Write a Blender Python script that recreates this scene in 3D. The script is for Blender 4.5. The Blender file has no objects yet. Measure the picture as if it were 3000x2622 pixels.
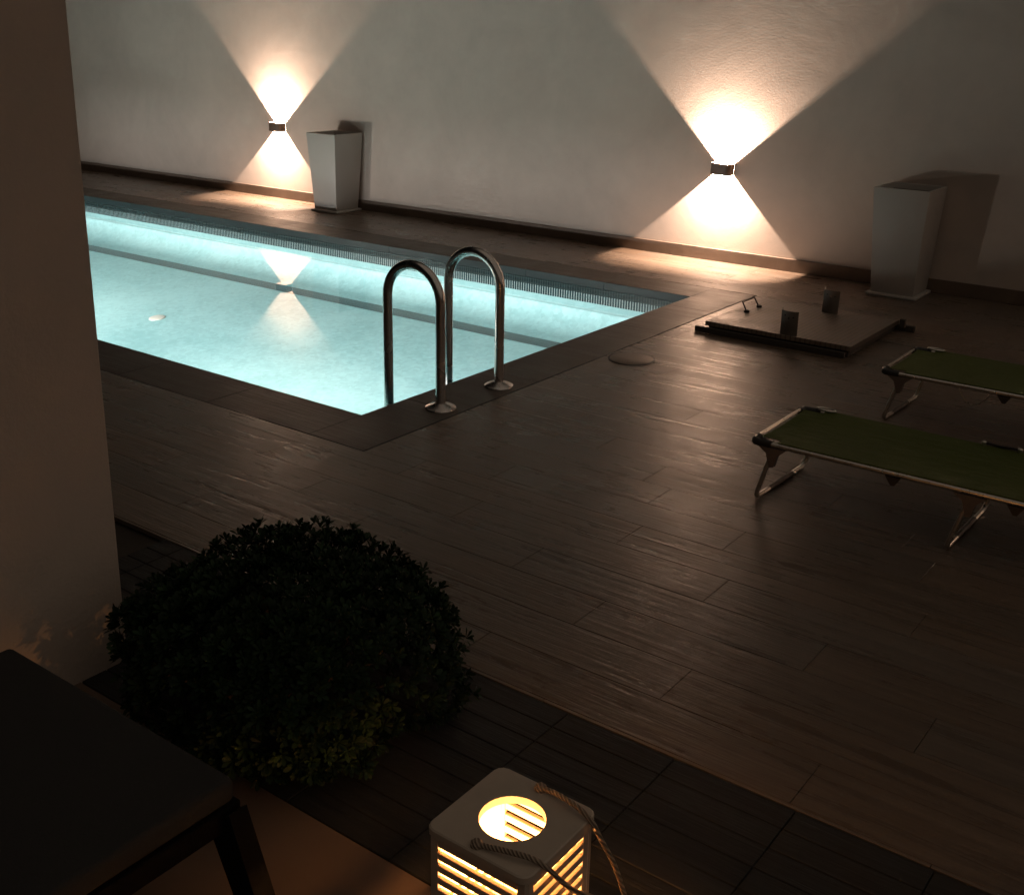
import bpy, bmesh, math, random
from mathutils import Vector, Matrix
R_ = random.Random(7)
sc = bpy.context.scene
col = sc.collection
PI = math.pi

# ------------------------------------------------------------------ helpers
def M(name, base=(.5, .5, .5), rough=.6, metal=0.0, spec=.5):
    m = bpy.data.materials.new(name); m.use_nodes = True
    b = m.node_tree.nodes['Principled BSDF']
    b.inputs['Base Color'].default_value = (*base, 1); b.inputs['Roughness'].default_value = rough
    b.inputs['Metallic'].default_value = metal; b.inputs['Specular IOR Level'].default_value = spec
    return m
class G:
    """tiny node-graph writer"""
    def __init__(s, m): s.m = m; s.t = m.node_tree; s.b = s.t.nodes.get('Principled BSDF')
    def n(s, kind, **kw):
        n = s.t.nodes.new(kind)
        for k, v in kw.items():
            if k.startswith('i_'): n.inputs[k[2:].replace('_', ' ')].default_value = v
            else: setattr(n, k, v)
        return n
    def l(s, a, b): s.t.links.new(a, b)
    def coords(s, scale=(1, 1, 1), obj=True):
        c = s.n('ShaderNodeTexCoord'); mp = s.n('ShaderNodeMapping'); mp.inputs['Scale'].default_value = scale
        s.l(c.outputs['Object' if obj else 'Generated'], mp.inputs['Vector']); return mp.outputs['Vector']
    def noise(s, vec, scale, detail=4, rough=.55, dist=0):
        n = s.n('ShaderNodeTexNoise'); n.inputs['Scale'].default_value = scale; n.inputs['Detail'].default_value = detail
        n.inputs['Roughness'].default_value = rough; n.inputs['Distortion'].default_value = dist
        s.l(vec, n.inputs['Vector']); return n.outputs['Fac']
    def rng(s, v, a, b, c, d):
        n = s.n('ShaderNodeMapRange'); s.l(v, n.inputs['Value'])
        for k, x in zip(('From Min', 'From Max', 'To Min', 'To Max'), (a, b, c, d)): n.inputs[k].default_value = x
        return n.outputs['Result']
    def math(s, op, a, b):
        n = s.n('ShaderNodeMath', operation=op)
        for i, v in enumerate((a, b)):
            if isinstance(v, (int, float)): n.inputs[i].default_value = v
            else: s.l(v, n.inputs[i])
        return n.outputs[0]
    def mix(s, f, a, b, blend='MIX'):
        n = s.n('ShaderNodeMix', data_type='RGBA', blend_type=blend)
        for k, v in ((0, f), (6, a), (7, b)):
            if isinstance(v, (int, float)): n.inputs[k].default_value = v
            elif isinstance(v, tuple): n.inputs[k].default_value = (*v, 1)
            else: s.l(v, n.inputs[k])
        return n.outputs[2]
    def bump(s, h, strength, dist=.01, prev=None):
        n = s.n('ShaderNodeBump'); n.inputs['Strength'].default_value = strength; n.inputs['Distance'].default_value = dist
        s.l(h, n.inputs['Height'])
        if prev is not None: s.l(prev, n.inputs['Normal'])
        return n.outputs['Normal']

class MB:
    """collects shapes into one mesh"""
    def __init__(s): s.bm = bmesh.new()
    def box(s, x0, x1, y0, y1, z0, z1, bevel=0, mat=None, seg=2):
        r = bmesh.ops.create_cube(s.bm, size=1)
        v = r['verts']
        for p in v: p.co = Vector(((x0+x1)/2+p.co.x*(x1-x0), (y0+y1)/2+p.co.y*(y1-y0), (z0+z1)/2+p.co.z*(z1-z0)))
        fs = set(f for p in v for f in p.link_faces)
        if bevel:
            es = set(e for p in v for e in p.link_edges)
            o = bmesh.ops.bevel(s.bm, geom=list(es), offset=bevel, segments=seg, profile=.5, affect='EDGES')
            vs = set(x for f in o['faces'] for x in f.verts) | set(x for x in v if x.is_valid)
        else: vs = set(v)
        if mat:
            for p in vs: p.co = mat @ p.co
        return vs
    def frustum(s, cx, cy, z0, z1, a0, b0, a1, b1, bevel=0):
        vs = []
        for z, a, b in ((z0, a0, b0), (z1, a1, b1)):
            vs.append([s.bm.verts.new((cx+sx*a/2, cy+sy*b/2, z)) for sx, sy in ((-1, -1), (1, -1), (1, 1), (-1, 1))])
        lo, hi = vs
        fs = [s.bm.faces.new(lo[::-1]), s.bm.faces.new(hi)]
        for i in range(4): fs.append(s.bm.faces.new((lo[i], lo[(i+1) % 4], hi[(i+1) % 4], hi[i])))
        if bevel:
            es = set(e for f in fs for e in f.edges)
            bmesh.ops.bevel(s.bm, geom=list(es), offset=bevel, segments=3, profile=.5, affect='EDGES')
    def tube(s, pts, r, n=12, cap=True, closed=False):
        pts = [Vector(p) for p in pts]; N = len(pts); rings = []
        rad = r if isinstance(r, (list, tuple)) else [r]*N
        t0 = None; nrm = None
        for i, p in enumerate(pts):
            a = pts[i-1] if (i > 0 or closed) else pts[i]; b = pts[(i+1) % N] if (i < N-1 or closed) else pts[i]
            t = (b-a).normalized()
            if nrm is None:
                nrm = t.orthogonal().normalized()
            else:
                nrm = (nrm - t*nrm.dot(t)).normalized()
            bn = t.cross(nrm)
            rings.append([s.bm.verts.new(p+(nrm*math.cos(2*PI*k/n)+bn*math.sin(2*PI*k/n))*rad[i]) for k in range(n)])
        for i in range(N if closed else N-1):
            A, B = rings[i], rings[(i+1) % N]
            for k in range(n): s.bm.faces.new((A[k], A[(k+1) % n], B[(k+1) % n], B[k]))
        if cap and not closed: s.bm.faces.new(rings[0][::-1]); s.bm.faces.new(rings[-1])
    def lathe(s, prof, c=(0, 0, 0), n=32, cap=True):
        rings = [[s.bm.verts.new((c[0]+r*math.cos(2*PI*k/n), c[1]+r*math.sin(2*PI*k/n), c[2]+z)) for k in range(n)] for r, z in prof]
        for A, B in zip(rings, rings[1:]):
            for k in range(n): s.bm.faces.new((A[k], A[(k+1) % n], B[(k+1) % n], B[k]))
        if cap: s.bm.faces.new(rings[0][::-1]); s.bm.faces.new(rings[-1])
    def prism(s, poly, axis, a, b):
        """extrude a 2-D outline along an axis ('x','y','z')"""
        def P(u, v, w): return {'x': (w, u, v), 'y': (u, w, v), 'z': (u, v, w)}[axis]
        A = [s.bm.verts.new(P(u, v, a)) for u, v in poly]; B = [s.bm.verts.new(P(u, v, b)) for u, v in poly]
        n = len(poly); s.bm.faces.new(A[::-1]); s.bm.faces.new(B)
        for i in range(n): s.bm.faces.new((A[i], A[(i+1) % n], B[(i+1) % n], B[i]))
    def quad(s, *p): return s.bm.faces.new([s.bm.verts.new(q) for q in p])
    def build(s, name, mat, parent=None, smooth=False, origin=None, angle=35):
        if not smooth is None: bmesh.ops.recalc_face_normals(s.bm, faces=s.bm.faces[:])
        me = bpy.data.meshes.new(name); s.bm.to_mesh(me); s.bm.free()
        me.materials.append(mat)
        if smooth:
            me.polygons.foreach_set('use_smooth', [True]*len(me.polygons))
            me.set_sharp_from_angle(angle=math.radians(angle))
        o = bpy.data.objects.new(name, me); col.objects.link(o)
        if parent is not None: o.parent = parent
        return o
def tag(o, label=None, cat=None, group=None, kind=None):
    for k, v in (('label', label), ('category', cat), ('group', group), ('kind', kind)):
        if v: o[k] = v
    return o
def thing(name, label, cat, loc=(0, 0, 0), rot=(0, 0, 0), group=None):
    o = bpy.data.objects.new(name, None); col.objects.link(o); o.empty_display_size = .1
    o.location = loc; o.rotation_euler = rot
    return tag(o, label, cat, group)
def copy_tree(o, parent=None):
    c = o.copy(); col.objects.link(c)
    if parent is not None: c.parent = parent
    for ch in [x for x in o.children if x.type != 'LIGHT']: copy_tree(ch, c)
    for ch in [x for x in o.children if x.type == 'LIGHT']:
        d = ch.copy(); col.objects.link(d); d.parent = c
    return c
def arc(cx, cz, r, a0, a1, n): return [(cx+r*math.cos(a0+(a1-a0)*i/n), cz+r*math.sin(a0+(a1-a0)*i/n)) for i in range(n+1)]

# ------------------------------------------------------------------ materials
def mat_plaster(name, base, bump=.35, patch=.10):
    m = M(name, base, .88, spec=.25); g = G(m); v = g.coords()
    big = g.noise(v, 1.1, 5, .6, .6); mid = g.noise(v, 7, 4); fine = g.noise(v, 120, 3, .6); grit = g.noise(v, 52, 3, .5)
    f = g.rng(g.math('ADD', g.math('MULTIPLY', big, .75), g.math('MULTIPLY', mid, .25)), .3, .7, 0, 1)
    dk = tuple(c*(1-patch*1.6) for c in base); lt = tuple(min(1, c*(1+patch*.5)) for c in base)
    g.l(g.mix(f, dk, lt), g.b.inputs['Base Color'])
    n1 = g.bump(g.math('ADD', fine, g.math('MULTIPLY', grit, 1.4)), bump, .006)
    g.l(g.bump(big, .12, .03, n1), g.b.inputs['Normal'])
    return m
WALL = mat_plaster('white rough plaster', (.53, .465, .415), .08)
PILLAR = mat_plaster('cream plaster', (.55, .465, .40), .2, .06)

def mat_wood_tile(name, base, rough=(.3, .55), attr=True, bumpk=1.0, gscale=1.0):
    m = M(name, base, .45, spec=.5); g = G(m)
    v = g.coords((.9*gscale, 16*gscale, 1)); v2 = g.coords((3*gscale, 60*gscale, 1)); v3 = g.coords((1, 1, 1))
    grain = g.noise(v, 1.6, 6, .62, .7); fine = g.noise(v2, 2.2, 4, .6, .2); blot = g.noise(v3, 3.2, 4, .6, .3)
    a = tuple(c*.76 for c in base); b = tuple(min(1, c*1.25) for c in base)
    c1 = g.mix(g.rng(grain, .32, .68, 0, 1), a, b)
    c2 = g.mix(g.rng(fine, .35, .7, .0, .22), c1, tuple(c*.5 for c in base))
    if attr:
        at = g.n('ShaderNodeVertexColor', layer_name='tone')
        c2 = g.mix(1.0, c2, at.outputs['Color'], 'MULTIPLY')
    g.l(c2, g.b.inputs['Base Color'])
    rr = g.rng(g.math('ADD', g.math('MULTIPLY', grain, .6), g.math('MULTIPLY', blot, .4)), .35, .65, rough[0], rough[1])
    g.l(rr, g.b.inputs['Roughness'])
    n1 = g.bump(grain, .45*bumpk, .012); n2 = g.bump(fine, .55*bumpk, .004, n1); n3 = g.bump(blot, .25*bumpk, .02, n2)
    g.l(n3, g.b.inputs['Normal'])
    return m
DECK = mat_wood_tile('wood look porcelain', (.136, .101, .075), (.21, .42), True, .62)
COPING = mat_wood_tile('pool edge stone', (.068, .054, .043), (.36, .6), False, .8)
SKIRT = mat_wood_tile('wood look skirting', (.155, .115, .088), (.4, .6), False, .5)
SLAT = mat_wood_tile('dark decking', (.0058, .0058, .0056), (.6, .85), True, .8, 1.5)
EDGE = M('dark wet pool edge', (.020, .030, .033), .4)
PORCH = M('porch floor tile', (.34, .25, .19), .5); g = G(PORCH)
_v = g.coords(); _n = g.noise(_v, 6, 5); g.l(g.mix(_n, (.095, .065, .046), (.14, .10, .075)), g.b.inputs['Base Color'])
g.l(g.bump(g.noise(_v, 120, 3), .15, .003), g.b.inputs['Normal'])
GROUT = M('dark joint', (.02, .016, .013), .9); g = G(GROUT)
g.l(g.mix(g.noise(g.coords(), 60, 3), (.030, .024, .019), (.055, .043, .034)), g.b.inputs['Base Color'])

def mat_mosaic(name, tile, grout, sx, sz, gap, var=.3, axis='xz'):
    m = M(name, tile, .25); g = G(m)
    c = g.n('ShaderNodeTexCoord'); sep = g.n('ShaderNodeSeparateXYZ'); g.l(c.outputs['Object'], sep.inputs[0])
    cmb = g.n('ShaderNodeCombineXYZ')
    s = {'x': sep.outputs[0], 'y': sep.outputs[1], 'z': sep.outputs[2]}
    U = g.math('ADD', s[axis[0]], 40.0); V = g.math('ADD', s[axis[1]], 40.0)
    g.l(g.math('DIVIDE', U, sx), cmb.inputs[0]); g.l(g.math('DIVIDE', V, sz), cmb.inputs[1])
    fu = g.math('FRACT', g.math('DIVIDE', U, sx), 0); fv = g.math('FRACT', g.math('DIVIDE', V, sz), 0)
    lu = g.math('LESS_THAN', fu, gap); lv = g.math('LESS_THAN', fv, gap*.6)
    line = g.math('MAXIMUM', lu, lv)
    fl = g.n('ShaderNodeVectorMath', operation='FLOOR'); g.l(cmb.outputs[0], fl.inputs[0])
    wn = g.n('ShaderNodeTexWhiteNoise'); g.l(fl.outputs[0], wn.inputs['Vector'])
    tcol = g.mix(wn.outputs['Value'], tuple(x*(1-var) for x in tile), tuple(min(1, x*(1+var)) for x in tile))
    g.l(g.mix(line, tcol, grout), g.b.inputs['Base Color'])
    g.l(g.bump(g.math('SUBTRACT', 1.0, line), .5, .002), g.b.inputs['Normal'])
    return m
BAND = mat_mosaic('blue grey mosaic band', (.016, .028, .032), (.07, .09, .09), .0254, .034, .20, .25)
BAND_LIT = mat_mosaic('lit mosaic band', (.014, .036, .042), (.36, .44, .44), .0254, .60, .24, .25)  # same tile with paler grout, underwater light put into the colour
LINE = mat_mosaic('dark mosaic line', (.012, .042, .048), (.02, .055, .06), .05, .05, .14, .18, 'xy')
def mat_basin(name, ca, cb):
  BASIN = M(name, (.7, .8, .78), .5); g = G(BASIN); _v = g.coords()
  _a = g.noise(_v, .9, 3, .5, .6); _b = g.noise(_v, 7, 6, .75, .5); _vo = g.n('ShaderNodeTexVoronoi'); _vo.inputs['Scale'].default_value = 30
  g.l(_v, _vo.inputs['Vector'])
  _w = g.n('ShaderNodeSeparateColor'); g.l(_vo.outputs['Color'], _w.inputs[0])
  _f = g.math('ADD', g.math('ADD', g.math('MULTIPLY', _a, .55), g.math('MULTIPLY', _b, .35)), g.math('MULTIPLY', _w.outputs[0], .14))
  g.l(g.mix(g.rng(_f, .40, .64, 0, 1), ca, cb), g.b.inputs['Base Color'])
  return BASIN
FLOORM = mat_basin('brightened floor mosaic', (.36, .68, .71), (.56, .90, .93))  # painted lighter than the walls to even out the pool light
BASIN = mat_basin('dimmed wall mosaic', (.29, .53, .55), (.37, .63, .65))  # painted darker than the floor to hold down the lamplight on it

WATER = bpy.data.materials.new('still pool water'); WATER.use_nodes = True
g = G(WATER); t = WATER.node_tree; t.nodes.remove(g.b); out = t.nodes['Material Output']
_v = g.coords(); _h = g.math('ADD', g.noise(_v, 1.3, 2, .5), g.math('MULTIPLY', g.noise(_v, 9, 3, .5), .12))
_bn = g.bump(_h, .05, .02)
fr = g.n('ShaderNodeFresnel'); fr.inputs['IOR'].default_value = 1.40
tr = g.n('ShaderNodeBsdfTransparent'); tr.inputs['Color'].default_value = (.94, 1, 1, 1)
gl = g.n('ShaderNodeBsdfGlossy'); gl.inputs['Roughness'].default_value = .012; g.l(_bn, gl.inputs['Normal'])
mx = g.n('ShaderNodeMixShader'); g.l(fr.outputs[0], mx.inputs[0]); g.l(tr.outputs[0], mx.inputs[1]); g.l(gl.outputs[0], mx.inputs[2])
g.l(mx.outputs[0], out.inputs['Surface'])

def simple(name, base, rough, metal=0, nscale=40, var=.15, bump=.1, bdist=.002, spec=.5):
    m = M(name, base, rough, metal, spec); g = G(m); v = g.coords(); n = g.noise(v, nscale, 4)
    g.l(g.mix(n, tuple(c*(1-var) for c in base), tuple(min(1, c*(1+var)) for c in base)), g.b.inputs['Base Color'])
    g.l(g.rng(n, .3, .7, max(0, rough-.08), min(1, rough+.1)), g.b.inputs['Roughness'])
    if bump: g.l(g.bump(n, bump, bdist), g.b.inputs['Normal'])
    return m
STEEL = simple('brushed stainless steel', (.62, .59, .57), .24, 1, 3, .04, 0)
ALU = simple('aluminium tube', (.64, .61, .56), .32, 1, 60, .1, 0)
WHITEPLASTIC = simple('white matt plastic', (.41, .385, .355), .5, 0, 8, .05, .05)
SOIL = simple('dark soil', (.03, .022, .016), .95, 0, 60, .5, .8, .02)
BRONZE = simple('bronze painted metal', (.10, .064, .045), .5, 0, 30, .15, .05)
BLACKPL = simple('black plastic', (.018, .017, .016), .5, 0, 50, .2, .1)
GREYPL = simple('grey plastic', (.11, .09, .08), .5, 0, 50, .2, .1)
PLATE = simple('weathered steel plate', (.10, .085, .07), .55, 0, 30, .3, .15)
DARKFR = simple('dark painted frame', (.05, .043, .036), .6, 0, 30, .25, .1)
IRON = simple('black iron', (.02, .018, .016), .5, .5, 40, .2, .1)
LANT = simple('cream painted wood', (.46, .385, .31), .55, 0, 30, .1, .15)
INNER = simple('white inlet and brightened inside', (.86, .82, .74), .6, 0, 30, .05, 0)  # white inlet; inside the lantern, whitened in place of stronger candlelight
WAX = M('candle wax', (.8, .7, .5), .5)
CUSH = simple('charcoal outdoor fabric', (.030, .030, .030), .95, 0, 300, .35, .35, .002, .2)
CHAIRFR = simple('black painted metal', (.003, .003, .003), .9, 0, 50, .2, 0, spec=.12)
LOUNGE = M('green sling mesh', (.075, .105, .014), .75, spec=.25); g = G(LOUNGE); _v = g.coords()
_wx = g.n('ShaderNodeTexWave'); _wx.inputs['Scale'].default_value = 90; g.l(_v, _wx.inputs['Vector'])
_wy = g.n('ShaderNodeTexWave', bands_direction='Y'); _wy.inputs['Scale'].default_value = 90; g.l(_v, _wy.inputs['Vector'])
_wv = g.math('MULTIPLY', _wx.outputs['Fac'], _wy.outputs['Fac'])
g.l(g.mix(g.math('ADD', g.math('MULTIPLY', _wv, .5), g.math('MULTIPLY', g.noise(_v, 3, 4), .5)), (.047, .064, .009), (.092, .12, .022)), g.b.inputs['Base Color'])
g.l(g.bump(_wv, .4, .002, g.bump(g.noise(g.coords((1, 2.5, 1)), 5, 3), .5, .03)), g.b.inputs['Normal'])
ROPE = M('twisted jute rope', (.3, .23, .17), .9); g = G(ROPE); c = g.n('ShaderNodeTexCoord')
_w = g.n('ShaderNodeTexWave', bands_direction='DIAGONAL'); _w.inputs['Scale'].default_value = 55; _w.inputs['Distortion'].default_value = .4
g.l(c.outputs['Object'], _w.inputs['Vector']); g.l(g.mix(_w.outputs['Fac'], (.20, .15, .105), (.42, .33, .25)), g.b.inputs['Base Color'])
g.l(g.bump(_w.outputs['Fac'], .8, .006), g.b.inputs['Normal'])
PANEL = M('grooved hatch board', (.17, .13, .10), .5); g = G(PANEL); _v = g.coords()
_w = g.n('ShaderNodeTexWave', bands_direction='X', wave_profile='SAW'); _w.inputs['Scale'].default_value = 9; g.l(_v, _w.inputs['Vector'])
_gr = g.rng(_w.outputs['Fac'], .05, .35, 0, 1); _nn = g.noise(_v, 6, 5, .65)
g.l(g.mix(g.math('MULTIPLY', _gr, g.rng(_nn, .3, .7, .5, 1)), (.08, .06, .046), (.205, .16, .125)), g.b.inputs['Base Color'])
g.l(g.bump(_gr, .4, .004), g.b.inputs['Normal']); g.l(g.rng(_nn, .3, .7, .35, .6), g.b.inputs['Roughness'])
LEAF = M('glossy evergreen leaf', (.035, .06, .014), .58, spec=.16); g = G(LEAF)
_at = g.n('ShaderNodeVertexColor', layer_name='tone'); g.l(g.mix(1.0, (.011, .024, .010), _at.outputs['Color'], 'MULTIPLY'), g.b.inputs['Base Color'])
g.l(g.bump(g.noise(g.coords(), 160, 2), .15, .002), g.b.inputs['Normal'])
BARK = simple('shrub bark', (.06, .045, .03), .9, 0, 60, .4, .5, .006)
def emis(name, colr, s):
    m = bpy.data.materials.new(name); m.use_nodes = True; g = G(m); b = g.b
    b.inputs['Base Color'].default_value = (*colr, 1); b.inputs['Emission Color'].default_value = (*colr, 1); b.inputs['Emission Strength'].default_value = s
    return m
FLAME = emis('candle flame', (1, .55, .18), 40)
LENS = emis('pool lamp lens', (.6, 1, .96), 3)

# ------------------------------------------------------------------ setting
W = 9.4                       # wall face
PX, PY0, PY1, PXL = -4.065, 4.17, 7.92, -14.6      # pool opening
WZ = -.125                    # water level
FZ = -.95                     # bottom of the shell
def floor_z(y): return -.43-.112*(7.92-y)   # the floor falls away from the wall side
CP = .395                     # coping width
def struct(o): return tag(o, kind='structure')

b = MB()                      # ground sheet reaching far out, with the pool cut out of it
S = 120
for x0, x1, y0, y1 in ((-S, S, -S, PY0-.02), (-S, S, PY1+.02, S), (PX+.02, S, PY0-.02, PY1+.02), (-S, PXL-.02, PY0-.02, PY1+.02)):
    b.quad((x0, y0, -.03), (x1, y0, -.03), (x1, y1, -.03), (x0, y1, -.03))
struct(b.build('ground', GROUT))

def tone_layer(o, fn):
    me = o.data; at = me.color_attributes.new('tone', 'FLOAT_COLOR', 'CORNER')
    for p in me.polygons:
        c = fn(p)
        for li in p.loop_indices: at.data[li].color = (*c, 1)

# plank deck: every plank a bevelled slab with a real joint round it
def planks(name, mat, rects, pitch, length, gap, y_off, z0, z1, offs, spread=.25, bev=.003):
    b = MB(); ids = []
    for (X0, X1, Y0, Y1) in rects:
        k = math.floor((Y0-y_off)/pitch)
        while y_off+k*pitch < Y1:
            ya, yb = max(Y0, y_off+k*pitch), min(Y1, y_off+(k+1)*pitch)
            if yb-ya > .012:
                x = offs(k); x -= math.ceil((x-X0)/length)*length
                j = 0
                while x < X1:
                    xa, xb = max(X0, x), min(X1, x+length)
                    if xb-xa > .012:
                        b.box(xa+gap/2, xb-gap/2, ya+gap/2, yb-gap/2, z0, z1, bev, seg=1)
                    x += length
            k += 1
    o = b.build(name, mat)
    cache = {}
    def fn(p):
        key = (round((p.center.y-y_off)//pitch), round((p.center.x-offs(round((p.center.y-y_off)//pitch)))//length))
        if key not in cache:
            r = random.Random(key[0]*7919+key[1]*104729); v = 1+(r.random()-.5)*2*spread; w = (r.random()-.5)*.10
            cache[key] = (v*(1+w), v, v*(1-w))
        return cache[key]
    tone_layer(o, fn); return o
def deck_off(k):
    fixed = {24: -2.66, 27: -3.175, 17: -2.145}     # k counts rows from y = .14
    kk = int(k)+1
    if kk in fixed: return fixed[kk]
    return random.Random(kk*31+5).random()*1.2
x1c = PX+CP
RD = [(-15, 3.2, 2.545, PY0-CP), (x1c, 3.2, PY0-CP, PY1+CP), (-15, 3.2, PY1+CP, W)]
struct(planks('pool_deck', DECK, RD, .22, 1.2, .0022, .14, -.02, 0, deck_off, .11, .0006))
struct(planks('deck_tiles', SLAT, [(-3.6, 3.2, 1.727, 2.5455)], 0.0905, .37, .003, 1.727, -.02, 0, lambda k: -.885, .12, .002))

b = MB()                      # coping slabs round the pool
def run(x0, x1, y0, y1, axis):
    L = .8; a0, a1 = (x0, x1) if axis == 'x' else (y0, y1)
    n = max(1, round((a1-a0)/L))
    for i in range(n):
        a, c = a0+(a1-a0)*i/n+.001, a0+(a1-a0)*(i+1)/n-.001
        if axis == 'x': b.box(a, c, y0, y1, -.067, -.0005, .003)
        else: b.box(x0, x1, a, c, -.067, -.0005, .003)
run(PXL, PX, PY0-CP+.006, PY0, 'x'); run(PXL, PX, PY1, PY1+CP-.006, 'x'); run(PX, x1c-.011, PY0-CP+.006, PY1+CP-.006, 'y')
o = struct(b.build('pool_coping', COPING)); o.data.materials.append(EDGE)
for p in o.data.polygons:
    if abs(p.normal.z) < .5: p.material_index = 1

b = MB()                      # pool shell: thick walls and floor
T = .2; IN = .012
xi0, xi1, yi0, yi1 = PXL-IN, PX+IN, PY0-IN, PY1+IN
b.box(xi0-T, xi1+T, yi0-T, yi0, FZ-T, -.069); b.box(xi0-T, xi1+T, yi1, yi1+T, FZ-T, -.069)
b.box(xi1, xi1+T, yi0, yi1, FZ-T, -.069); b.box(xi0-T, xi0, yi0, yi1, FZ-T, -.069)
struct(b.build('pool_basin', BASIN))
ce = yi1-.0095            # the floor rises into the far wall in a soft cove
cove = [(ce-.30+.30*math.sin(a), floor_z(yi1-.30)+.19*(1-math.cos(a))) for a in [PI/2*k/12 for k in range(13)]]
b = MB(); b.prism([(yi0+.001, -1.1), (ce, -1.1)] + cove[::-1] + [(yi0+.001, floor_z(yi0))], 'x', xi0+.001, xi1-.001); struct(b.build('pool_floor', FLOORM, None, True, angle=25))
b = MB()                      # mosaic band at the water line, 8 mm proud
for nm, zt, zb, bm_ in (('pool_tile_band', -.069, -.1265, BAND), ('pool_tile_band', -.127, -.200, BAND_LIT)):
  b = MB()
  b.box(xi0, xi1, yi1-.008, yi1-.0005, zb, zt); b.box(xi0, xi1, yi0+.0005, yi0+.008, zb, zt)
  b.box(xi1-.008, xi1-.0005, yi0+.008, yi1-.008, zb, zt)
  struct(b.build(nm, bm_))
b = MB(); ya, yb = (7.375, 7.52); b.prism([(ya, floor_z(ya)-.004), (yb, floor_z(yb)-.004), (yb, floor_z(yb)+.004), (ya, floor_z(ya)+.004)], 'x', xi0+.002, xi1-.002)
struct(b.build('pool_floor_line', LINE))
b = MB(); b.quad((xi0, yi0, WZ), (xi1, yi0, WZ), (xi1, yi1, WZ), (xi0, yi1, WZ))
struct(b.build('water', WATER))
b = MB(); b.box(-5, 2.5, -2.2, 1.722, -.02, 0)
struct(b.build('porch_floor', PORCH))

# boundary wall and its skirting
w = thing('boundary_wall', 'tall white plastered wall behind the pool carrying both wall lamps', 'wall', (-5, W, 0))
b = MB(); b.box(-12, 9, 0, .25, 0, 3.6); b.build('wall', WALL, w)
b = MB(); b.box(-11.99, 8.99, -.022, -.0015, .0015, .113, .002); b.build('skirting', SKIRT, w)

# house pillar on the left
b = MB(); b.box(-3.36, -2.94, -.6, 1.9, -.02, 3.6, .008)
o = b.build('house_pillar', PILLAR); tag(o, 'cream plastered end of house wall at left edge beside the round shrub', 'pillar')

# ------------------------------------------------------------------ wall lamps
def wall_lamp(x, z, roll, power, label):
    t = thing('wall_lamp', label, 'wall lamp', (x, W, z), (0, roll, 0), 'up and down lamps on the boundary wall')
    hw, dp, hh = .096, .115, .050
    def outline(w_, d_, n=10):
        rr = .045 if w_ > .094 else .041
        pts = [(-w_, -.0015)]
        pts += [(-w_+rr+rr*math.cos(PI+PI/2*i/n), -d_+rr+rr*math.sin(PI+PI/2*i/n)) for i in range(n+1)]
        pts += [(w_-rr+rr*math.cos(1.5*PI+PI/2*i/n), -d_+rr+rr*math.sin(1.5*PI+PI/2*i/n)) for i in range(n+1)]
        pts += [(w_, -.0015)]
        return pts
    b = MB(); A = outline(hw, dp); B = outline(hw-.004, dp-.004)
    for k in range(len(A)-1):
        p, q, r, s = A[k], A[k+1], B[k+1], B[k]
        v = [b.bm.verts.new((u[0], u[1], zz)) for zz in (-hh, hh) for u in (p, q, r, s)]
        for f in ((0, 1, 5, 4), (2, 3, 7, 6), (4, 5, 6, 7), (3, 2, 1, 0)): b.bm.faces.new([v[i] for i in f])
    bmesh.ops.remove_doubles(b.bm, verts=b.bm.verts[:], dist=1e-5)
    b.build('housing', BRONZE, t, True)
    for up in (1, -1):
        li = bpy.data.lights.new('lamp_beam', 'AREA'); li.shape = 'RECTANGLE'; li.size = .013 if up > 0 else .008; li.size_y = .04
        li.energy = power*(.92 if up > 0 else .8); li.color = (1, .70, .52); li.spread = math.radians(172)
        lo = bpy.data.objects.new('lamp_beam', li); col.objects.link(lo); lo.parent = t
        lo.location = (0, -.048, -.037*up); lo.rotation_euler = (PI if up > 0 else 0, 0, 0)
    return t
wall_lamp(-10.40, .85, math.radians(2), 175, 'glowing wall lamp beside the white planter above the far end of the pool')
wall_lamp(-4.57, .845, math.radians(2.5), 175, 'glowing wall lamp above the near corner of the pool, larger of the two')

# ------------------------------------------------------------------ planters
def planter(x, label):
    t = thing('tall_planter', label, 'planter', (x, 9.145, 0), (0, 0, 0), 'tall white planters against the wall')
    b = MB(); b.box(-.205, .205, -.205, .205, 0, .028, .012); b.build('base', WHITEPLASTIC, t, True)
    b = MB(); h = .87
    a0, a1, th = .345, .445, .022
    def ring(s, z): return [b.bm.verts.new((sx*s/2, sy*s/2, z)) for sx, sy in ((-1, -1), (1, -1), (1, 1), (-1, 1))]
    o0, o1, i1, i0 = ring(a0, .029), ring(a1, h), ring(a1-2*th, h), ring(a1-2*th-.006, h-.06)
    for A, B in ((o0, o1), (o1, i1), (i1, i0)):
        for i in range(4): b.bm.faces.new((A[i], A[(i+1) % 4], B[(i+1) % 4], B[i]))
    b.bm.faces.new(o0[::-1]); b.bm.faces.new(i0)
    es = [e for e in b.bm.edges]
    bmesh.ops.bevel(b.bm, geom=es, offset=.006, segments=2, profile=.5, affect='EDGES')
    b.build('body', WHITEPLASTIC, t, True)
    b = MB(); s = (a1-2*th-.012)/2; b.box(-s, s, -s, s, h-.058, h-.045, .004); b.build('soil', SOIL, t)
    return t
wall_lamp(1.26, 0.845, 0, 190, 'wall lamp at the right end of the boundary wall, beyond the loungers')
planter(-9.235, 'white tapered planter on the far side of the pool beside the smaller lamp')
planter(-2.815, 'white tapered planter on the deck right of the pool corner, in shade')

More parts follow.
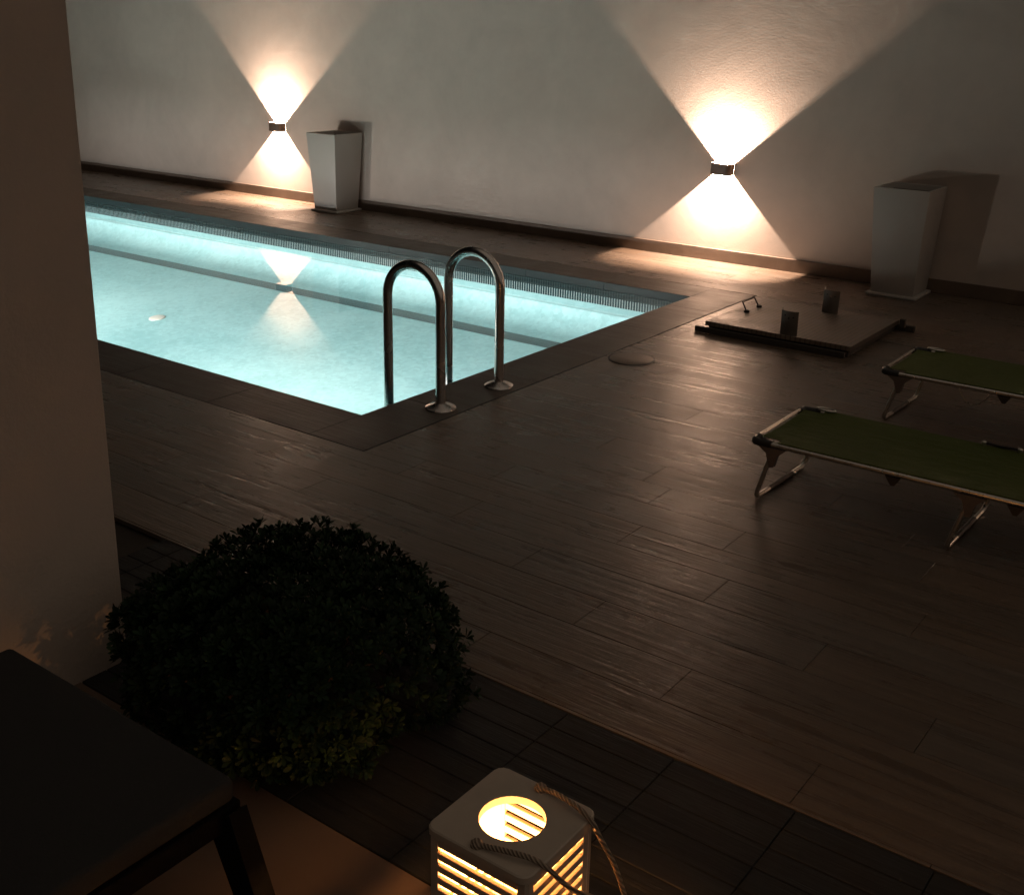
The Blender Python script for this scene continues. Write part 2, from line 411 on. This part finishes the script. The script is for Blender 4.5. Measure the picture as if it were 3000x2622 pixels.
# ------------------------------------------------------------------ pool ladder
t = thing('pool_ladder', 'stainless pool ladder with two arched handrails at the pool end', 'pool ladder', (-3.81, 4.795, 0))
for dy in (-.265, .265):
    pts = [(0, dy, .004), (0, dy, .3), (0, dy, .57)]
    pts += [(u, dy, v) for u, v in arc(-.1925, .583, .1925, 0, PI, 22)]
    pts += [(-.385, dy, .3), (-.385, dy, 0), (-.385, dy, -.52)]
    b = MB(); b.tube(pts, .0275, 20); hr = b.build('handrail', STEEL, t, True)
    b = MB(); b.lathe([(.030, .03), (.040, .026), (.072, .014), (.086, .006), (.088, 0)], (0, dy, .001), 36); b.build('flange', STEEL, hr, True)
for zz in (-.25, -.47):
    b = MB(); b.box(-.43, -.345, -.245, .245, zz-.012, zz+.012, .008); b.build('tread', STEEL, t, True)

# pool lamps under the near edge and the floor fitting
def pool_lamp(x, power, label, y=None, rz=0):
    t = thing('pool_lamp', label, 'pool lamp', (x, yi0 if y is None else y, -.345), (0, 0, rz), 'underwater lamps in the near pool wall')
    b = MB()
    for k in range(1): b.lathe([(.112, 0), (.112, .012), (.098, .02)], (0, 0, 0), 32)
    o = b.build('ring', STEEL, t, True); o.rotation_euler = (-PI/2, 0, 0); o.location = (0, .009, 0)
    b = MB(); b.lathe([(.09, .0), (.09, .012), (.05, .018)], (0, 0, 0), 32)
    o = b.build('lens', LENS, t, True); o.rotation_euler = (-PI/2, 0, 0); o.location = (0, .012, 0)
    for pw, tilt, spr in ((power, 4, 150),):
        li = bpy.data.lights.new('pool_beam', 'AREA'); li.shape = 'DISK'; li.size = .2; li.energy = pw; li.color = (1, .81, .69); li.spread = math.radians(spr)
        lo = bpy.data.objects.new('pool_beam', li); col.objects.link(lo); lo.parent = t
        lo.location = (0, .045, .0); lo.rotation_euler = (math.radians(90+tilt), 0, 0)
    return t
pool_lamp(-10.2, 52, 'round underwater lamp in the near pool wall, farther from the ladder')
pool_lamp(-6.3, 27, 'round underwater lamp in the near pool wall, nearer to the ladder')
pool_lamp(-13.6, 12, 'added unseen underwater lamp in the near pool wall, behind the house pillar')  # extra unseen lamp, added only for more light from the pool
t = thing('fill_strip', 'added unseen underwater fill strip along the top of the near pool wall', 'light strip', (-9.3, yi0+.009, -.215))  # added fill light that evens out the pool floor, not a known fixture
b = MB(); b.box(-5.1, 5.1, 0, .014, -.02, .02, .004); b.build('channel', ALU, t)
b = MB(); b.box(-5.09, 5.09, .0145, .018, -.013, .013, .001); b.build('diffuser', LENS, t)
li = bpy.data.lights.new('strip_beam', 'AREA'); li.shape = 'RECTANGLE'; li.size = 10.1; li.size_y = .025; li.energy = 65; li.color = (1, .93, .91); li.spread = math.radians(46)
lo = bpy.data.objects.new('strip_beam', li); col.objects.link(lo); lo.parent = t; lo.location = (0, .03, 0); lo.rotation_euler = (math.radians(90-7), 0, 0)
b = MB(); b.lathe([(.075, 0), (.075, .005), (.062, .009), (.012, .010)], (0, 0, 0), 36)
o = b.build('floor_inlet', INNER, None, True); o.location = (-8.69, 6.245, floor_z(6.245)+.001); o.rotation_euler = (math.atan(.112), 0, 0)
tag(o, 'small round white fitting on the pool floor near the house pillar', 'pool fitting')

# round lid in the deck
t = thing('deck_drain', 'round flush drain lid set in the deck beside the pool edge', 'drain', (-3.50, 6.06, 0))
b = MB(); b.lathe([(.152, .0005), (.152, .004), (.146, .005), (.140, .004)], (0, 0, 0), 48, True); b.build('rim', IRON, t, True)
b = MB(); b.lathe([(.1385, .0006), (.1385, .0055), (.132, .0075), (.02, .008)], (0, 0, 0), 48); b.build('cover', SKIRT, t, True)

# ------------------------------------------------------------------ hatch cover lying on the deck
t = thing('hatch_cover', 'grooved hatch panel lying loose on the deck with two upright brackets', 'hatch cover', (-2.935, 7.465, 0))
hx, hy = .525, .475
b = MB(); b.box(-hx, hx, -hy, hy, .047, .080, .004); b.build('board', PANEL, t)
b = MB()
b.box(-hx+.02, hx-.02, -hy+.02, -hy+.06, .0, .046, .003); b.box(-hx+.02, hx-.02, hy-.06, hy-.02, .0, .046, .003)
b.box(-hx+.02, -hx+.06, -hy+.062, hy-.062, .001, .045, .003); b.box(hx-.06, hx-.02, -hy+.062, hy-.062, .001, .045, .003)
b.build('frame', DARKFR, t)
b = MB(); b.box(-hx-.065, hx-.03, -hy-.028, -hy+.0, .002, .040, .003); b.build('rail', DARKFR, t)
b = MB(); b.box(-hx+.3, hx+.11, hy+.002, hy+.03, .002, .044, .003); b.box(hx+.01, hx+.05, hy-.03, hy+.0, .03, .092, .004); b.build('rail', DARKFR, t)
for bx, by, lean in ((.085, -hy+.022, .0), (.062, hy-.14, -.06)):
    b = MB(); n = 10; R = .11; h = .165; th = .006
    a0, a1 = math.radians(-90-33), math.radians(-90+33)
    def P(r, i): a = a0+(a1-a0)*i/n; return (r*math.cos(a), r*math.sin(a)+.09)
    for i in range(n):
        q = [P(R, i), P(R, i+1), P(R-th, i+1), P(R-th, i)]
        v = [b.bm.verts.new((u[0], u[1], zz)) for zz in (0, h) for u in q]
        for f in ((0, 1, 5, 4), (2, 3, 7, 6), (4, 5, 6, 7), (3, 2, 1, 0)) + (((0, 4, 7, 3),) if i == 0 else ()) + (((1, 2, 6, 5),) if i == n-1 else ()):
            b.bm.faces.new([v[k] for k in f])
    bmesh.ops.remove_doubles(b.bm, verts=b.bm.verts[:], dist=1e-5)
    o = b.build('bracket', PLATE, t, True); o.location = (bx, by, .0805); o.rotation_euler = (lean, 0, 0)
    for sx, sz in ((-.028, .135), (.0, .118), (.03, .125)):
        yy = .09-math.sqrt(R*R-sx*sx)
        b = MB(); b.box(sx-.005, sx+.005, yy-.004, yy+.001, sz-.005, sz+.005, .002); b.build('screw', IRON, o)
    b = MB(); b.tube([(-.055, .002, h-.004), (-.057, .002, h+.014)], .004, 8); b.build('pin', STEEL, o, True)
b = MB(); b.tube([(-.415, -.045, .085), (-.425, -.043, .10), (-.452, -.04, .148), (-.452, .155, .150), (-.425, .162, .10), (-.415, .165, .085)], .0055, 10)
hd = b.build('handle', IRON, t, True)
for fy in (-.045, .165):
    b = MB(); b.lathe([(.02, 0), (.02, .012), (.008, .018)], (-.414, fy, .0805), 20); b.build('foot', IRON, hd, True)

# ------------------------------------------------------------------ sun loungers
L_, WD, HT = 1.9, .56, .285
def bez(pts, n=8):
    """rounded polyline"""
    out = [Vector(pts[0])]
    for i in range(1, len(pts)-1):
        a, p, c = Vector(pts[i-1]), Vector(pts[i]), Vector(pts[i+1])
        r = min(.045, (a-p).length*.45, (c-p).length*.45)
        s, e = p+(a-p).normalized()*r, p+(c-p).normalized()*r
        for k in range(n+1):
            u = k/n; out.append(s*(1-u)**2+p*2*u*(1-u)+e*u*u)
    out.append(Vector(pts[-1])); return out
def lounger(loc, label):
    t = thing('sun_lounger', label, 'sun lounger', loc, (0, 0, 0), 'green folding loungers on the deck')
    b = MB()
    b.tube([(.055, 0, HT), (L_-.05, 0, HT)], .0112, 12); b.tube([(.055, WD, HT), (L_-.05, WD, HT)], .0112, 12)
    b.build('frame', ALU, t, True)
    b = MB(); b.tube([(.0, .01, HT+.012), (.0, WD-.01, HT+.012)], .0075, 10); b.build('end_bar', ALU, t, True)
    b = MB(); b.tube([(L_, .01, HT+.012), (L_, WD-.01, HT+.012)], .0075, 10); b.build('end_bar', ALU, t, True)
    for ex, d in ((0, 1), (L_, -1)):
        for yy, s in ((0, 1), (WD, -1)):
            b = MB()
            b.tube(bez([(ex, yy+.055*s, HT+.004), (ex, yy, HT), (ex+.085*d, yy, HT)]), .0175, 12)
            b.build('corner_joint', BLACKPL, t, True)
            b = MB(); b.prism([(ex+.012*d, yy+.012*s), (ex+.085*d, yy+.012*s), (ex+.012*d, yy+.075*s)], 'z', HT-.006, HT+.002)
            b.build('corner_web', GREYPL, t)
    # sling: a sagging sheet with thickness
    b = MB(); nx, ny = 40, 12; gr = {}
    for s in (0, 1):
        for i in range(nx+1):
            for j in range(ny+1):
                u, v = i/nx, j/ny
                x = .018+(L_-.036)*u; y = -.002+(WD+.004)*v
                cut = .0
                z = HT+.0165-.022*math.sin(PI*v)*(.55+.45*math.sin(PI*u))-.004*s
                gr[s, i, j] = b.bm.verts.new((x, y, z))
    for i in range(nx):
        for j in range(ny):
            if (i < 2 and (j < 1 or j > ny-2)) or (i > nx-3 and (j < 1 or j > ny-2)): continue
            b.bm.faces.new((gr[0, i, j], gr[0, i+1, j], gr[0, i+1, j+1], gr[0, i, j+1]))
            b.bm.faces.new((gr[1, i, j], gr[1, i, j+1], gr[1, i+1, j+1], gr[1, i+1, j]))
    bmesh.ops.delete(b.bm, geom=[v for v in b.bm.verts if not v.link_faces], context='VERTS')
    bnd = {e for e in b.bm.edges if len(e.link_faces) == 1}
    top = {v for k, v in gr.items() if v.is_valid and k[0] == 0}
    inv = {v: k for k, v in gr.items() if v.is_valid}
    for e in list(bnd):
        a, c = e.verts
        if inv[a][0] == 0:
            b.bm.faces.new((a, c, gr[(1,)+inv[c][1:]], gr[(1,)+inv[a][1:]]))
    b.build('sling', LOUNGE, t, True)
    for lx in (.02, .86, 1.66):
        b = MB()
        b.tube(bez([(lx+.07, .012, HT-.02), (lx+.0, .016, .012), (lx+.015, WD-.02, .012), (lx+.075, WD-.012, HT-.02)]), .0105, 12)
        lg = b.build('leg', ALU, t, True)
        b = MB(); b.tube([(lx+.003, .16, .0122), (lx+.011, .40, .0122)], .0122, 12); b.build('sleeve', GREYPL, lg, True)
        for yy, s in ((0, 1), (WD, -1)):
            b = MB()
            b.prism([(lx+.005, HT-.012), (lx+.135, HT-.012), (lx+.098, HT-.045), (lx+.085, HT-.10), (lx+.064, HT-.105), (lx+.045, HT-.04)], 'y', yy-.012, yy+.012)
            b.build('leg_bracket', GREYPL, lg)
    for hx_ in (.62, 1.10):
        for yy in (0, WD):
            b = MB(); b.prism([(hx_-.03, HT-.012), (hx_+.035, HT-.012), (hx_+.012, HT-.05), (hx_-.004, HT-.05)], 'y', yy-.009, yy+.009)
            b.build('stop', BLACKPL, t)
    b = MB(); b.tube([(.83, WD, HT+.026), (.9, WD+.002, HT+.022), (.98, WD, HT+.026)], .006, 8); b.build('hinge_rod', IRON, t, True)
    for xx in (.83, .98):
        b = MB(); b.lathe([(.011, 0), (.011, .016), (.006, .02)], (xx, WD, HT+.014), 14); b.build('hinge_cap', ALU, t, True)
    b = MB(); b.tube([(.11+.045*math.cos(a), WD-.004+.018*math.sin(a), HT+.022) for a in [2*PI*k/20 for k in range(20)]], .006, 8, closed=True)
    b.build('ring', ALU, t, True)
    return t
proto = lounger((-1.912, 4.425, 0), 'green folding lounger nearest to the camera at right edge')
o2 = copy_tree(proto); o2.location = (-1.835, 5.875, 0)
o2['label'] = 'green folding lounger farther back, closer to the hatch panel'
b = MB(); b.tube([(.40+.155*u, -.004, HT-.012-.075*math.sin(PI*u)**.8) for u in [k/16 for k in range(17)]], .0035, 8)
b.build('strap', ALU, o2, True)

# ------------------------------------------------------------------ lantern
LX, LY = -1.163, 1.616
t = thing('lantern', 'cream slatted lantern glowing on the porch floor with rope handle', 'lantern', (LX, LY, 0))
hs = .131; zt0, zt1 = .402, .42; rc = .024; hr = .071; NS = 96
b = MB()                     # top board with a round hole
def outline_pt(a):
    dx, dy = math.cos(a), math.sin(a); k = hs/max(abs(dx), abs(dy)); p = Vector((dx*k, dy*k))
    c = Vector((math.copysign(hs-rc, p.x), math.copysign(hs-rc, p.y)))
    if abs(p.x) > hs-rc and abs(p.y) > hs-rc:
        d = p-c; p = c+d.normalized()*rc
    return p
rings = []
for rad, z in (('o', zt0), ('o', zt1-.003), ('o2', zt1), ('i', zt1), ('i', zt0)):
    r = []
    for k in range(NS):
        a = 2*PI*(k+.5)/NS
        if rad == 'i': p = Vector((hr*math.cos(a), hr*math.sin(a)))
        else: p = outline_pt(a)*(1 if rad == 'o' else .978)
        r.append(b.bm.verts.new((p.x, p.y, z)))
    rings.append(r)
for i in range(5):
    A, B = rings[i], rings[(i+1) % 5]
    for k in range(NS): b.bm.faces.new((A[k], A[(k+1) % NS], B[(k+1) % NS], B[k]))
b.build('top', LANT, t, True)
bs, th = .122, .011          # four slotted side panels
for k in range(4):
    b = MB(); rot = Matrix.Rotation(k*PI/2, 4, 'Z')
    e = bs if k % 2 == 0 else bs-th-.0005
    b.box(-e, -e+.02, -bs, -bs+th, .0, .401, .002, rot); b.box(e-.02, e, -bs, -bs+th, .0, .401, .002, rot)
    b.box(-e+.0205, e-.0205, -bs, -bs+th, .376, .401, 0, rot); b.box(-e+.0205, e-.0205, -bs, -bs+th, .0, .05, 0, rot)
    z = (.360, .360, .3435, .206)[k]  # hidden left panel kept solid higher up, shaped to hold candlelight off the pillar
    if z < .35: b.box(-e+.0205, e-.0205, -bs, -bs+th, z+.0135, .3755, 0, rot)
    while z > .06:
        b.box(-e+.0205, e-.0205, -bs+.0005, -bs+th-.0005, z-.0178, z, .0012, rot, 1); z -= .031
    o = b.build('side_panel', LANT, t); o.data.materials.append(INNER)
    inw = rot @ Vector((0, 1, 0))
    for p in o.data.polygons:
        if p.normal.dot(inw) > .9: p.material_index = 1
b = MB(); b.box(-.112, .112, -.112, .112, .012, .022, .002); b.build('floor_board', LANT, t)
b = MB(); b.lathe([(.036, .023), (.036, .150), (.030, .156), (.006, .151)], (0, 0, 0), 32); cd = b.build('candle', WAX, t, True)
b = MB(); b.lathe([(.001, .158), (.007, .166), (.008, .176), (.004, .192), (.0006, .203)], (0, 0, 0), 16); b.build('flame', FLAME, cd, True)
rp = [(-.005, -.112, .424), (.03, -.108, .431), (.07, -.098, .434), (.115, -.085, .432), (.141, -.068, .410), (.143, -.03, .36), (.142, .03, .29), (.146, .10, .225), (.165, .16, .15), (.19, .19, .075),
      (.198, .205, .055), (.19, .21, .08), (.172, .20, .16), (.158, .165, .27), (.148, .12, .36), (.140, .095, .415), (.118, .092, .434), (.08, .10, .436), (.03, .11, .431), (-.005, .113, .424)]
def spline(P, n=6):
    P = [Vector(p) for p in P]; out = []
    for i in range(len(P)-1):
        p0, p1, p2, p3 = P[max(0, i-1)], P[i], P[i+1], P[min(len(P)-1, i+2)]
        for k in range(n):
            u = k/n; out.append(.5*((2*p1)+(p2-p0)*u+(2*p0-5*p1+4*p2-p3)*u*u+(3*p1-p0-3*p2+p3)*u**3))
    out.append(P[-1]); return out
b = MB(); b.tube(spline(rp), .0058, 12); b.build('rope_handle', ROPE, t, True)
for s in (-1, 1):
    b = MB(); b.lathe([(.013, 0), (.013, .008), (.007, .014)], (-.007, s*.1125, .4205), 20); b.build('rope_knot', ROPE, t, True)
li = bpy.data.lights.new('candle_light', 'POINT'); li.energy = 12; li.color = (1, .42, .125); li.shadow_soft_size = .012
lo = bpy.data.objects.new('candle_light', li); col.objects.link(lo); lo.parent = t; lo.location = (0, 0, .222)

# ------------------------------------------------------------------ lounge chair in the left corner
t = thing('lounge_chair', 'dark cushioned outdoor chair on the porch with splayed leg, bottom left corner', 'chair', (-2.17, .85, 0))
b = MB(); b.box(-.44, .452, -.62, .495, .366, .428, .018, seg=4)
b.build('cushion', CUSH, t, True)
b = MB()
b.box(.395, .452, -.64, .505, .305, .362, .004); b.box(-.45, -.393, -.64, .505, .305, .362, .004)
b.box(-.392, .394, .450, .503, .307, .360, .004); b.box(-.392, .394, -.64, -.587, .307, .360, .004)
b.build('frame', CHAIRFR, t)
for sx in (-1, 1):
    for yy in (.452, -.588):
        b = MB(); x0 = .455 if sx > 0 else -.455
        b.prism([(x0-.055*sx, .3045), (x0+.02*sx, .362), (x0+.165*sx, .0), (x0+.09*sx, .0)], 'y', yy, yy+.05)
        b.build('leg', CHAIRFR, t)
b = MB(); b.box(-.44, .44, -.66, -.60, .43, .80, .02); b.build('backrest', CUSH, t, True)

# ------------------------------------------------------------------ round shrub
SXC, SYC = -2.335, 2.08
t = thing('round_shrub', 'dark round evergreen shrub between the house pillar and the lantern', 'shrub', (SXC, SYC, 0))
b = MB(); tones = []
def leaf(base, d, up, ln, wd, tone):
    d = d.normalized(); side = d.cross(up)
    if side.length < 1e-3: side = d.orthogonal()
    side.normalize(); nrm = side.cross(d).normalized()
    P = []
    for u, w_ in ((0, .12), (.35, .62), (.7, 1), (.92, .62), (1, .12)):
        c = base+d*ln*u+nrm*(-ln*.16*u*u)
        P.append((c-side*wd*w_*.5+nrm*wd*.10*w_, c, c+side*wd*w_*.5+nrm*wd*.10*w_))
    V = [[b.bm.verts.new(q) for q in r] for r in P]
    for A, B in zip(V, V[1:]):
        for i in (0, 1): b.bm.faces.new((A[i], A[i+1], B[i+1], B[i])); tones.append(tone)
RX, RZ, CZ = .445, .262, .19
for k in range(3500):
    z = 1-2*((k % 2600)+.5)/2600; a = k*2.399963+R_.uniform(-.3, .3); rr = math.sqrt(1-z*z)
    n = Vector((rr*math.cos(a), rr*math.sin(a), z)); n0 = n
    n = Vector([math.copysign(abs(q)**.76, q) for q in n])
    lump = 1.0+.045*math.sin(5*n.x+2)+.045*math.sin(6*n.y+1.3*n.z)+.045*math.sin(9*n.x*n.y+4*n.z)+.035*math.sin(17*n.x+11*n.z)*math.sin(15*n.y+3)
    lump += .11*max(0, n0.dot(Vector((-.42, -.47, .78))))**2*(1 if n0.z > 0 else .3) + .10*max(0, n0.dot(Vector((.62, .70, -.35))))**2
    dep = 1-abs(R_.gauss(0, .07)) + (R_.uniform(.02, .10) if R_.random() < .16 else 0)
    if k >= 2600: dep *= R_.uniform(.62, .88)
    p = Vector((n.x*RX*lump*dep, n.y*RX*lump*dep, CZ+n.z*RZ*lump*dep))
    if p.z < .03: continue
    ax = (n0+Vector((0, 0, .45))+Vector((R_.gauss(0, .25), R_.gauss(0, .25), R_.gauss(0, .2)))).normalized()
    s1 = ax.orthogonal().normalized(); s2 = ax.cross(s1)
    nl = R_.randint(7, 10); tone0 = R_.uniform(.5, 1.5); ph = R_.uniform(0, 6)
    for j in range(nl):
        th_ = ph+j*2.4; op = .35+.75*j/nl
        d = ax*math.cos(op)+(s1*math.cos(th_)+s2*math.sin(th_))*math.sin(op)
        tt = tone0*R_.uniform(.8, 1.2); ln = R_.uniform(.021, .034)
        leaf(p+d*.004, d, ax, ln, ln*R_.uniform(.34, .46), (tt, tt*R_.uniform(.95, 1.1), tt*R_.uniform(.7, 1.1)))
me_o = b.build('foliage', LEAF, t, None)
me_o.data.polygons.foreach_set('use_smooth', [True]*len(me_o.data.polygons))
at = me_o.data.color_attributes.new('tone', 'FLOAT_COLOR', 'CORNER')
for p, c in zip(me_o.data.polygons, tones):
    for li_ in p.loop_indices: at.data[li_].color = (*c, 1)
b = MB()
for k in range(26):
    a = k*2.4; el = R_.uniform(.15, 1.3); d = Vector((math.cos(a)*math.cos(el), math.sin(a)*math.cos(el), math.sin(el)))
    q = Vector((d.x*RX*.86, d.y*RX*.86, CZ+d.z*RZ*.86-.05)); p0 = Vector((R_.uniform(-.05, .05), R_.uniform(-.05, .05), 0.0))
    m_ = p0.lerp(q, .5)+Vector((0, 0, -.05)); m_.z = max(m_.z, .04)
    b.tube([p0, m_, q], [.014, .009, .004], 6)
b.build('stems', BARK, t, True)

# ------------------------------------------------------------------ light, sky and camera
wd = bpy.data.worlds.new('World'); sc.world = wd; wd.use_nodes = True
nt = wd.node_tree; bg = nt.nodes['Background']
sky = nt.nodes.new('ShaderNodeTexSky'); sky.sky_type = 'NISHITA'; sky.sun_disc = False
sky.sun_elevation = math.radians(-4.5); sky.sun_rotation = math.radians(150)
nt.links.new(sky.outputs[0], bg.inputs['Color']); bg.inputs['Strength'].default_value = .05
sl = bpy.data.lights.new('sun', 'SUN'); sl.energy = .28; sl.angle = math.radians(110); sl.color = (1, .80, .62)  # weak warm lamp added at night to stand in for glow from the house
so = bpy.data.objects.new('sun', sl); col.objects.link(so)
dirv = Vector((-.5, .08, -.85)); so.rotation_euler = dirv.to_track_quat('-Z', 'Y').to_euler(); so.location = (2, -3, 6)

f, cy, yaw, pitch, roll = 3304.9932, 1118.748, -.633070016, .302133356, .019130887
fw = Vector((math.sin(yaw)*math.cos(pitch), math.cos(yaw)*math.cos(pitch), -math.sin(pitch)))
rt = Vector((math.cos(yaw), -math.sin(yaw), 0)); up = rt.cross(fw)
c_, s_ = math.cos(roll), math.sin(roll)
r2, u2 = rt*c_+up*s_, -rt*s_+up*c_
cam = bpy.data.cameras.new('camera'); co = bpy.data.objects.new('camera', cam); col.objects.link(co)
mw = Matrix(((r2.x, u2.x, -fw.x, 0), (r2.y, u2.y, -fw.y, 0), (r2.z, u2.z, -fw.z, 2.0), (0, 0, 0, 1)))
co.matrix_world = mw
cam.sensor_fit = 'HORIZONTAL'; cam.sensor_width = 36; cam.lens = f/3000*36; cam.shift_y = -(1311-cy)/3000
cam.clip_start = .05; cam.clip_end = 500
sc.camera = co
sc.view_settings.view_transform = 'Standard'; sc.view_settings.look = 'None'; sc.view_settings.exposure = .15; sc.view_settings.gamma = 1
cy_ = sc.cycles
cy_.use_denoising = True; cy_.max_bounces = 14; cy_.diffuse_bounces = 6; cy_.glossy_bounces = 6; cy_.transparent_max_bounces = 16
cy_.sample_clamp_indirect = 6
